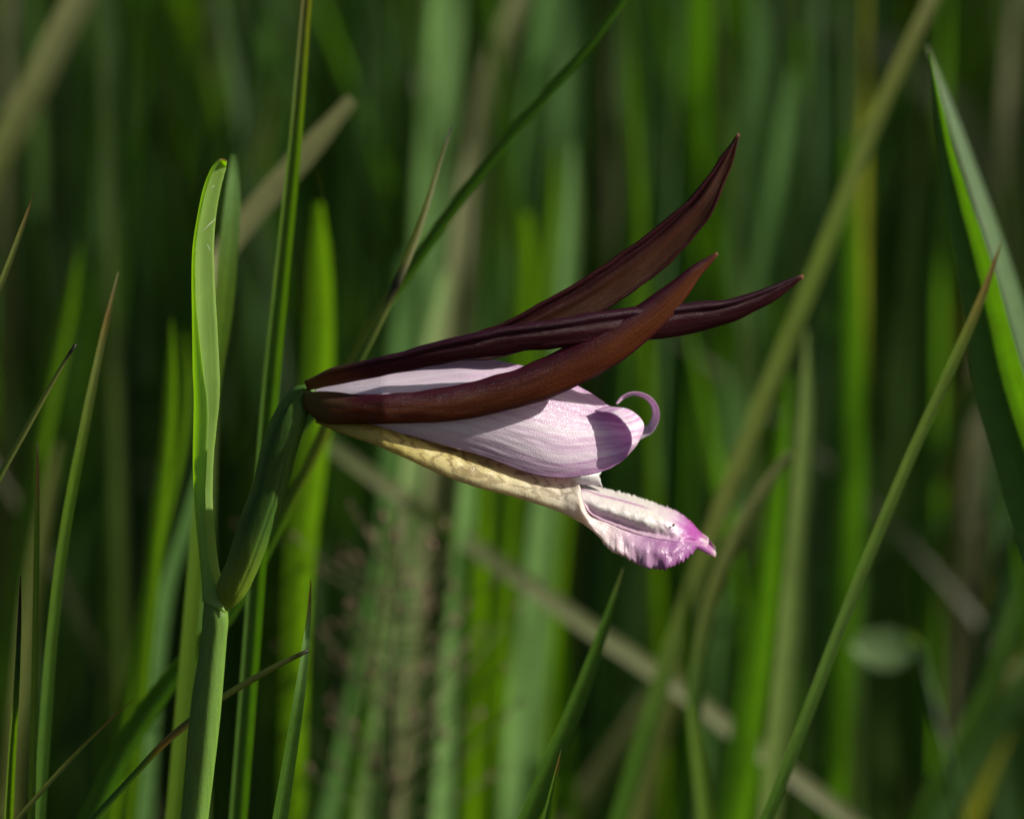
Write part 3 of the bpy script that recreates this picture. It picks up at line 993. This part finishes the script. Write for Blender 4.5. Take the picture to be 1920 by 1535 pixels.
def bg(pts, d, wd, c, face, label, keel=.35, c2=None, **kw):
    face = face + 20 if face > 0 else face - 12          # broad sides to the sun, or backs to it
    wd = [q * .8 for q in wd] if isinstance(wd, list) else wd * .8
    blade(pts, d * 1.25, wd, S(0, c, 1, c2 or c), face, keel, label, BGG, **kw)


bg([(598, 380), (602, 480), (603, 620), (594, 800), (575, 960), (560, 1120), (555, 1300)], 46, [20, 50, 66, 74, 74, 66, 60], YG, -26, 'wide glowing yellow green blade standing behind the ovary')
bg([(322, 600), (322, 700), (316, 820), (300, 960), (280, 1150)], 36, [4, 26, 34, 36, 38], YG, -18, 'glowing green blade tip to the shaded side of the bract')
bg([(345, 620), (350, 720), (335, 850), (300, 1000), (262, 1200)], 40, [4, 24, 30, 34, 40], YG, -10, 'second glowing green blade hugging the bract, slightly taller')
bg([(380, 880), (350, 980), (310, 1110), (285, 1300), (270, 1500)], 44, [30, 32, 36, 40, 44], GL, 26, 'blurred grey green blade passing behind the base of the bract')
bg([(320, -60), (345, 40), (385, 170), (420, 330), (440, 520)], 150, [60, 66, 66, 60, 60], YG, -14, 'blurred glowing green blade bending towards the bract tip from above')
bg([(140, -40), (148, 150), (152, 450), (140, 700)], 170, [70, 72, 72, 70], GR, -16, 'blurred deep green blade crossing behind the wide tan stalk')
bg([(225, -60), (240, 120), (235, 300), (240, 700)], 190, [110, 110, 100, 90], GL, 2, 'very wide blurred grey green blade standing in shade between tan stalk and bract')
bg([(150, 455), (130, 560), (105, 680), (70, 860), (30, 1100)], 60, [6, 36, 44, 46, 48], YG, -10, 'blurred yellow green blade ending in a point above the leaning brown tipped blade')
bg([(20, -60), (25, 200), (0, 500)], 170, 80, GL, 20, 'blurred grey green blade behind the wide tan stalk\'s lower end')
bg([(165, 440), (215, 560), (265, 680), (330, 850)], 165, [40, 60, 66, 66], GL, 12, 'blurred grey green blade leaning down towards the bract behind the brown tip')
bg([(555, -60), (540, 80), (525, 250), (515, 450)], 160, [80, 90, 90, 80], GL, 4, 'blurred wide grey green blade behind the straw brown top of the upright blade')
bg([(835, -80), (828, 60), (812, 260), (800, 420), (790, 640)], 95, [70, 84, 84, 80, 76], PALE, 26, 'broad pale sunlit blade beyond the tip of the jointed dry stalk')
bg([(1035, -80), (1020, 80), (992, 260), (975, 480), (960, 800)], 105, [64, 68, 66, 62, 60], GL, 36, 'pale green sunlit blade crossed by the long arching blade near its top')
bg([(1065, -60), (1060, 200), (1052, 480), (1045, 640)], 130, [80, 80, 76, 70], GL, 12, 'grey green blade partly hidden by the pale blade the arching blade crosses')
bg([(1205, -80), (1195, 100), (1190, 350), (1180, 600), (1165, 900)], 115, [100, 108, 104, 96, 90], GL, 28, 'widest pale grey green blade, above the highest sepal')
bg([(1300, -80), (1300, 150), (1292, 400), (1280, 700), (1262, 1100)], 105, [84, 84, 80, 74, 70], GR, -14, 'saturated green blade rising behind the highest sepal tip')
bg([(1425, -60), (1430, 60), (1415, 200), (1395, 400), (1375, 650), (1345, 950), (1320, 1250)], 110, [60, 70, 76, 76, 76, 70, 70], GL, 22, 'tall soft grey green blade running behind all three sepal tips')
bg([(1487, 130), (1478, 220), (1450, 400), (1420, 560), (1395, 800)], 96, [20, 50, 60, 62, 60], GL, 26, 'shorter pale grey green blade with pointed top beside the highest sepal tip')
bg([(1625, -60), (1615, 60), (1590, 200), (1570, 400)], 190, [100, 100, 96, 90], GL, 10, 'wide shaded grey green blade behind the top of the slanting stalk')
bg([(1582, 260), (1588, 420), (1592, 700), (1590, 950), (1575, 1250), (1555, 1540)], 80, [30, 62, 74, 76, 74, 74], GR, -6, 'tall blurred green blade rising beyond the slanting stalk')
bg([(1512, 620), (1510, 760), (1495, 960), (1470, 1250), (1440, 1540)], 48, [8, 30, 42, 50, 54], (.14, .21, .05), 20, 'soft yellow green blade in front of a dark green one')
bg([(1480, 700), (1462, 880), (1440, 1080), (1405, 1350), (1375, 1560)], 56, [10, 36, 54, 70, 76], GR, -24, 'dark green blade in the gap behind the lip and the straw bent blade')
bg([(838, 510), (826, 570), (808, 640), (790, 740)], 66, [14, 34, 40, 44], (.26, .36, .15), 30, 'short very pale blade above the flower tube')
bg([(880, 860), (872, 960), (858, 1100), (842, 1280), (825, 1540)], 62, [30, 44, 48, 50, 50], PALE, 26, 'pale green blade emerging below the cream part of the lip')
bg([(905, 850), (905, 960), (900, 1100), (890, 1300)], 66, [34, 40, 40, 40], YG, -24, 'glowing green blade beside the pale one below the cream part of the lip')
bg([(1018, 860), (1012, 960), (995, 1120), (970, 1300), (950, 1540)], 72, [40, 50, 52, 50, 50], PALE, 32, 'pale green blade crossed by the fallen stalk under the frilled lip')
bg([(1060, 850), (1050, 1000), (1030, 1200), (1010, 1540)], 84, [40, 46, 48, 50], YG, -20, 'glowing green blade crossed by the fallen stalk under the frilled lip')
bg([(755, 830), (735, 960), (700, 1150), (650, 1400), (620, 1540)], 70, [30, 48, 56, 60, 62], GL, 28, 'grey green blade rising through the rosy brown panicle')
bg([(980, 400), (985, 500), (975, 620), (965, 780)], 80, [40, 50, 50, 50], YG, -16, 'yellow green blade in the gap between arching blade and highest sepal')
bg([(1040, 270), (1035, 380), (1020, 520), (1000, 660)], 74, [8, 30, 36, 36], YG, -12, 'slim yellow green pointed blade above the middle of the highest sepal')
bg([(1075, 270), (1072, 400), (1060, 560), (1048, 720)], 78, [10, 34, 40, 40], PALE, 18, 'slim pale pointed blade next to the yellow green one above the highest sepal')
bg([(990, -60), (960, 30), (920, 130), (895, 260), (880, 480), (870, 700)], 100, [40, 46, 46, 44, 40, 40], TAN, 10, 'curved straw coloured blade bending over between the two pale sunlit blades')
bg([(880, 270), (862, 380), (850, 500), (835, 640)], 70, [10, 22, 26, 26], TAN, 14, 'thin straw coloured blade where the arching blade crosses the jointed stalk')
bg([(1440, 20), (1520, 40), (1600, 70), (1700, 120), (1800, 230), (1860, 400)], 190, [40, 64, 66, 66, 60, 60], TAN, 18, 'straw coloured dead blade hanging over far behind the slanting stalk top')
bg([(1292, 1090), (1288, 1180), (1300, 1320), (1322, 1540)], 40, [4, 26, 34, 40], YG, 10, 'small bright green blade rising beside the fallen stalk')
bg([(1290, 1240), (1260, 1290), (1225, 1380), (1190, 1540)], 78, [30, 52, 60, 60], OL, 20, 'short olive dead blade under the lower part of the fallen stalk')
bg([(1230, 1290), (1160, 1390), (1090, 1500), (1060, 1560)], 86, [30, 44, 48, 48], TAN, 14, 'straw coloured dead blade leaning low beneath the fallen stalk')
bg([(1910, 1120), (1880, 1230), (1820, 1360), (1720, 1540)], 70, [30, 46, 50, 52], GR, 12, 'deep green blade leaning low beside the long orange tipped blade')
bg([(1960, 1180), (1900, 1310), (1830, 1420), (1750, 1560)], 76, [30, 50, 60, 60], GL, 22, 'grey green blade leaning low behind the deep green leaning one')
bg([(1905, 1020), (1840, 1060), (1780, 1110), (1740, 1200), (1730, 1350)], 130, [30, 40, 42, 40, 40], TAN, 8, 'straw coloured dead blade bending over above the pale oval leaf')
bg([(1700, 560), (1690, 700), (1680, 900), (1670, 1200)], 150, [60, 80, 80, 80], GR, -12, 'dark green blade in shade between slanting stalk and orange tipped blade')
bg([(1760, 360), (1755, 560), (1740, 800), (1700, 1200)], 170, [40, 70, 80, 80], GR, -8, 'dark green blade in shade behind the orange tipped blade')
bg([(1850, 800), (1870, 900), (1885, 1040), (1890, 1250)], 110, [30, 60, 70, 70], GL, 10, 'grey green blade in shade under the broad folded leaf')
bg([(110, 830), (85, 960), (60, 1100), (40, 1300)], 60, [12, 34, 40, 44], OL, 2, 'straw coloured blade behind the rusty red tipped blade')
bg([(165, 900), (160, 1050), (150, 1200), (160, 1540)], 150, [60, 90, 100, 100], GL, 6, 'wide grey green blade behind the leaning blade with long brown tip')
bg([(440, 800), (432, 900), (420, 1000), (410, 1200)], 150, [50, 80, 80, 80], GL, 10, 'grey green blade in the gap between bract and ovary')
bg([(480, 960), (520, 1080), (560, 1200), (580, 1400)], 120, [50, 70, 70, 70], GL, 14, 'grey green blade behind the ovary base and the pinkish brown point')
bg([(660, -60), (655, 100), (650, 400), (655, 700)], 190, [70, 80, 80, 80], GR, -8, 'dark green blade in deep shade behind the bent straw coloured blade')
bg([(735, -60), (730, 150), (725, 420), (715, 700), (700, 900)], 140, [70, 76, 76, 70, 70], GL, 6, 'dim grey green blade between the upright blade and jointed dry stalk')
bg([(765, 480), (762, 560), (752, 680), (740, 850)], 88, [40, 60, 70, 70], GL, 22, 'grey green blade behind the lower half of the jointed dry stalk')
bg([(930, 480), (922, 560), (910, 700), (900, 900)], 90, [26, 44, 50, 50], GL, 26, 'grey green blade just above the dark sepal base, behind the thin straw blade')
bg([(1130, 1120), (1125, 1200), (1118, 1350), (1110, 1540)], 130, [60, 76, 80, 80], GL, 4, 'grey green blade under the frilled lip, behind the leaning mid green blade')
bg([(1235, 880), (1225, 1000), (1215, 1200), (1210, 1540)], 140, [70, 90, 90, 90], GL, 6, 'wide grey green blade straight below the curled petal loop')
bg([(470, -40), (455, 120), (450, 340), (470, 600)], 200, [60, 70, 70, 70], GR, -10, 'dark green blade in deep shade above the bract tip')
bg([(700, 1250), (690, 1330), (670, 1430), (650, 1560)], 52, [6, 20, 26, 28], GR, -14, 'slim green blade with pointed tip at the foot of the panicle')
bg([(800, 1180), (792, 1300), (780, 1420), (770, 1560)], 90, [40, 50, 54, 56], GL, 20, 'grey green blade at the shaded foot of the panicle')
bg([(930, 1100), (925, 1220), (915, 1400), (905, 1560)], 96, [40, 50, 54, 56], GR, -20, 'glowing green blade next to the panicle, under the cream lip')
bg([(1560, 820), (1552, 950), (1540, 1200), (1530, 1540)], 120, [60, 70, 76, 76], DK, 0, 'dark green blade between two soft green blades by the slanting stalk')
bg([(1480, 260), (1500, 420), (1510, 640), (1500, 900)], 170, [50, 70, 70, 70], GR, -6, 'dark green blade in shade just beyond the farthest sepal tip')

# two small broad leaves far down among the grass
def broadleaf(px, py, d, w_, h_, tilt, label):
    n, mm = 13, 9
    d *= 1.45
    c = at(px, py, d)
    foot = Vector((c.x + 0.012, c.y + 0.01, 0))
    root = bpy.data.objects.new('broad_leaf', None)
    C.objects.link(root)
    root.location = foot
    tag(root, label, 'leaf')
    hw, hh = pxw(w_ / 2, d), pxw(h_ / 2, d)
    V, uv, cc = [], [], []
    for i in range(n):
        s = i / (n - 1) * 2 - 1
        prof = max(0.02, (1 - abs(s) ** 2.2)) ** .8
        for j in range(mm):
            f = j / (mm - 1) * 2 - 1
            p = c + RIGHT * (s * hw) + (UP * math.cos(tilt) + FWD * math.sin(tilt)) * (f * hh * prof) + UP * (0.12 * hw * s * s) - FWD * (abs(f) * hh * .15)
            V.append(p - foot)
            uv.append((i / (n - 1), j / (mm - 1)))
            cc.append((0.20, 0.30, 0.13))
    F = [(i * mm + j, i * mm + j + 1, (i + 1) * mm + j + 1, (i + 1) * mm + j) for i in range(n - 1) for j in range(mm - 1)]
    link('leaf', mesh('leaf', V, F, uv, cc), GRASS, root)
    a = c + RIGHT * hw * .96 + UP * .11 * hw
    P = [Vector(q) for q in even([tuple(a), tuple(a.lerp(foot, .3) + Vector((0.015, 0, 0.02))), tuple(a.lerp(foot, .7) + Vector((0.006, 0, 0))), tuple(foot - Vector((0, 0, .01)))], 16)]
    link('stalk', tube_mesh('stalk', P, [0.0005] * 16, 8, foot, [DK] * 16), STEM, root)


broadleaf(1660, 1216, 84, 130, 84, .35, 'pale oval leaf hanging blurred in the dark grass')
broadleaf(1362, 1288, 150, 120, 60, .6, 'small pale oval leaf beside the fallen stalk')

# airy panicle of rosy brown spikelets
pan = bpy.data.objects.new('grass_panicle', None)
C.objects.link(pan)
DP = 88
top = [(752, 930, DP), (748, 1050, DP), (742, 1200, DP), (738, 1380, DP), (735, 1560, DP)]
ax = [at(*q) for q in top]
axl = to_ground(ax, .3)
pan.location = Vector((axl[-1].x, axl[-1].y, 0))
tag(pan, 'airy panicle of tiny rosy brown spikelets under the flower', 'grass')
P = ax + axl
link('stalk', tube_mesh('stalk', P, [0.00018 + 0.00006 * i for i in range(len(P))], 8, pan.location), WIRY, pan)
bm = bmesh.new()
bmesh.ops.create_icosphere(bm, subdivisions=2, radius=1)
for v in bm.verts:
    v.co.z *= 1.75 * (1 - 0.18 * v.co.z)
    v.co.y *= .85
spk = bpy.data.meshes.new('spikelet')
bm.to_mesh(spk)
bm.free()
spk.materials.append(SPIKE)
spk.polygons.foreach_set('use_smooth', [True] * len(spk.polygons))
rp = random.Random(5)
spots = [(690, 965), (768, 975), (683, 1010), (752, 1018), (800, 1040), (765, 1060), (606, 1062), (745, 1110), (808, 1115), (690, 1118), (630, 1178), (655, 1170),
         (815, 1165), (920, 1172), (893, 1205), (620, 1238), (712, 1245), (805, 1235), (782, 1262), (888, 1272), (858, 1218), (610, 1315), (770, 1340), (745, 1360),
         (665, 1365), (715, 1398), (860, 1410), (800, 1365), (735, 1430), (900, 1345), (830, 1320), (700, 1300), (560, 1150), (640, 1290), (850, 1130), (785, 1150)]
spots += [(740 + rp.gauss(0, 95), rp.uniform(960, 1450)) for _ in range(80)]
for (sx, sy) in spots:
    sx += rp.gauss(0, 22)
    sy += rp.gauss(0, 14)
    dd = DP + rp.uniform(-14, 22)
    tip = at(sx, sy, dd)
    s0 = min(0.97, max(0.02, (sy + rp.uniform(10, 130) + abs(sx - 745) * rp.uniform(.2, .9) - 930) / 630))
    q = resample([tuple(a) for a in ax], 60)[int(s0 * 59)]
    a = Vector(q)
    mid = a.lerp(tip, .55) + Vector((0, 0, -0.0012))
    Pb = [Vector(z) for z in even([tuple(a), tuple(mid), tuple(tip)], 6)]
    br = link('branch', tube_mesh('branch', Pb, [.00009] * 6, 5, pan.location, cap=False), WIRY, pan)
    o = bpy.data.objects.new('spikelet', spk)
    C.objects.link(o)
    o.parent = br
    o.location = tip - pan.location
    r = rp.uniform(.0002, .00044)
    o.scale = (r, r, r)
    o.rotation_euler = (rp.uniform(-.6, .6), (tip - a).x * 40, rp.uniform(0, 3))

# loose blades between the placed ones and the thicket: countable, so each its own
rb = random.Random(77)
pal = [(GL, 'gl'), (GR, 'gr'), (YG, 'yg'), (DK, 'dk'), (TAN, 'tn')]
names = {'gl': 'grey green', 'gr': 'mid green', 'yg': 'yellow green', 'dk': 'dark green', 'tn': 'straw coloured'}
for i in range(150):
    d = rb.choice((rb.uniform(105, 150), rb.uniform(130, 220)))
    f = (D0 + d * .001) / D0
    x = rb.uniform(-250, 2170)
    c, kk = rb.choices(pal, (32, 30, 16, 10, 12))[0]
    v = rb.uniform(.35, .9) * (.75 if kk == 'tn' else 1)  # random tone, darkened overall to paint in the background shade
    c = tuple(a * v for a in c)
    lean = rb.gauss(0, 90) if rb.random() < .66 else rb.gauss(0, 620)
    tipy = rb.choice((-400, -250, -120, rb.uniform(0, 900)))
    wpx = rb.uniform(10, 42)
    blade([(x + lean, tipy), (x + lean * .6, tipy * .6 + 500), (x + lean * .2, 1100 + tipy * .2), (x, 1600)], d, [5, wpx * .7, wpx, wpx], S(0, c, 1, c),
          rb.choice((rb.uniform(-55, -15), rb.uniform(10, 55))), .3,
          'blurred %s %s %s blade deep in the background grass, its tip %s' % (
              'narrow' if wpx < 20 else ('broad' if wpx > 31 else 'medium'), names[kk], 'leaning' if abs(lean) > 140 else 'upright', 'in view' if tipy > 20 else 'out of view'),
          'blades deep in the background', k=.3)

# the thicket: an uncountable stand of grass behind, plus a clump added for shade
V, F, UVs, CC = [], [], [], []
rs = random.Random(3)


def field_blade(x, y, h, wd, c, lean, az):
    n = 6
    b0 = len(V)
    fa = rs.uniform(0, math.pi)
    sd = Vector((math.cos(fa), math.sin(fa), 0))
    dr = Vector((math.cos(az), math.sin(az), 0))
    nm = Vector((-sd.y, sd.x, 0))
    for i in range(n):
        s = i / (n - 1)
        p = Vector((x, y, -0.01 + h * s)) + dr * (lean * s * s)
        ww = wd * (0.75 + .5 * s) * (1 - s ** 2.5) + .0003
        for j in (-1, 0, 1):
            V.append(p + sd * (j * ww / 2) + nm * (abs(j) * ww * .18))
            UVs.append((s * 6, (j + 1) / 2))
            CC.append(c)
    for i in range(n - 1):
        for j in range(2):
            F.append((b0 + i * 3 + j, b0 + i * 3 + j + 1, b0 + i * 3 + 4 + j, b0 + i * 3 + 3 + j))


def add_field(count, x0, x1, y0, y1, hmin, hmax):
    for _ in range(count):
        x, y = rs.uniform(x0, x1), rs.uniform(y0, y1)
        c = rs.choices([GL, GR, YG, DK, TAN, OL], (24, 30, 10, 20, 12, 6))[0]
        v = rs.uniform(.45, .92)  # pigment varied and lowered, so deep shade is partly in the colour
        field_blade(x, y, rs.uniform(hmin, hmax), rs.uniform(.0028, .0068), tuple(a * v for a in c), rs.gauss(0, .09), rs.uniform(0, 6.3))


add_field(1700, 0.28, 1.0, 0.225, 0.55, .5, .9)  # unseen clump beyond the right edge, added to shade the background
add_field(6500, -1.1, 1.3, 0.5, 1.7, .42, .85)
add_field(3000, -2.0, 2.2, 1.7, 4.0, .5, .9)
me = mesh('grass_thicket', V, F, UVs, CC)
th = link('grass_thicket', me, GRASS)
tag(th, 'dense stand of tall grass fading into dark blur behind everything', 'grass', None, 'stuff')
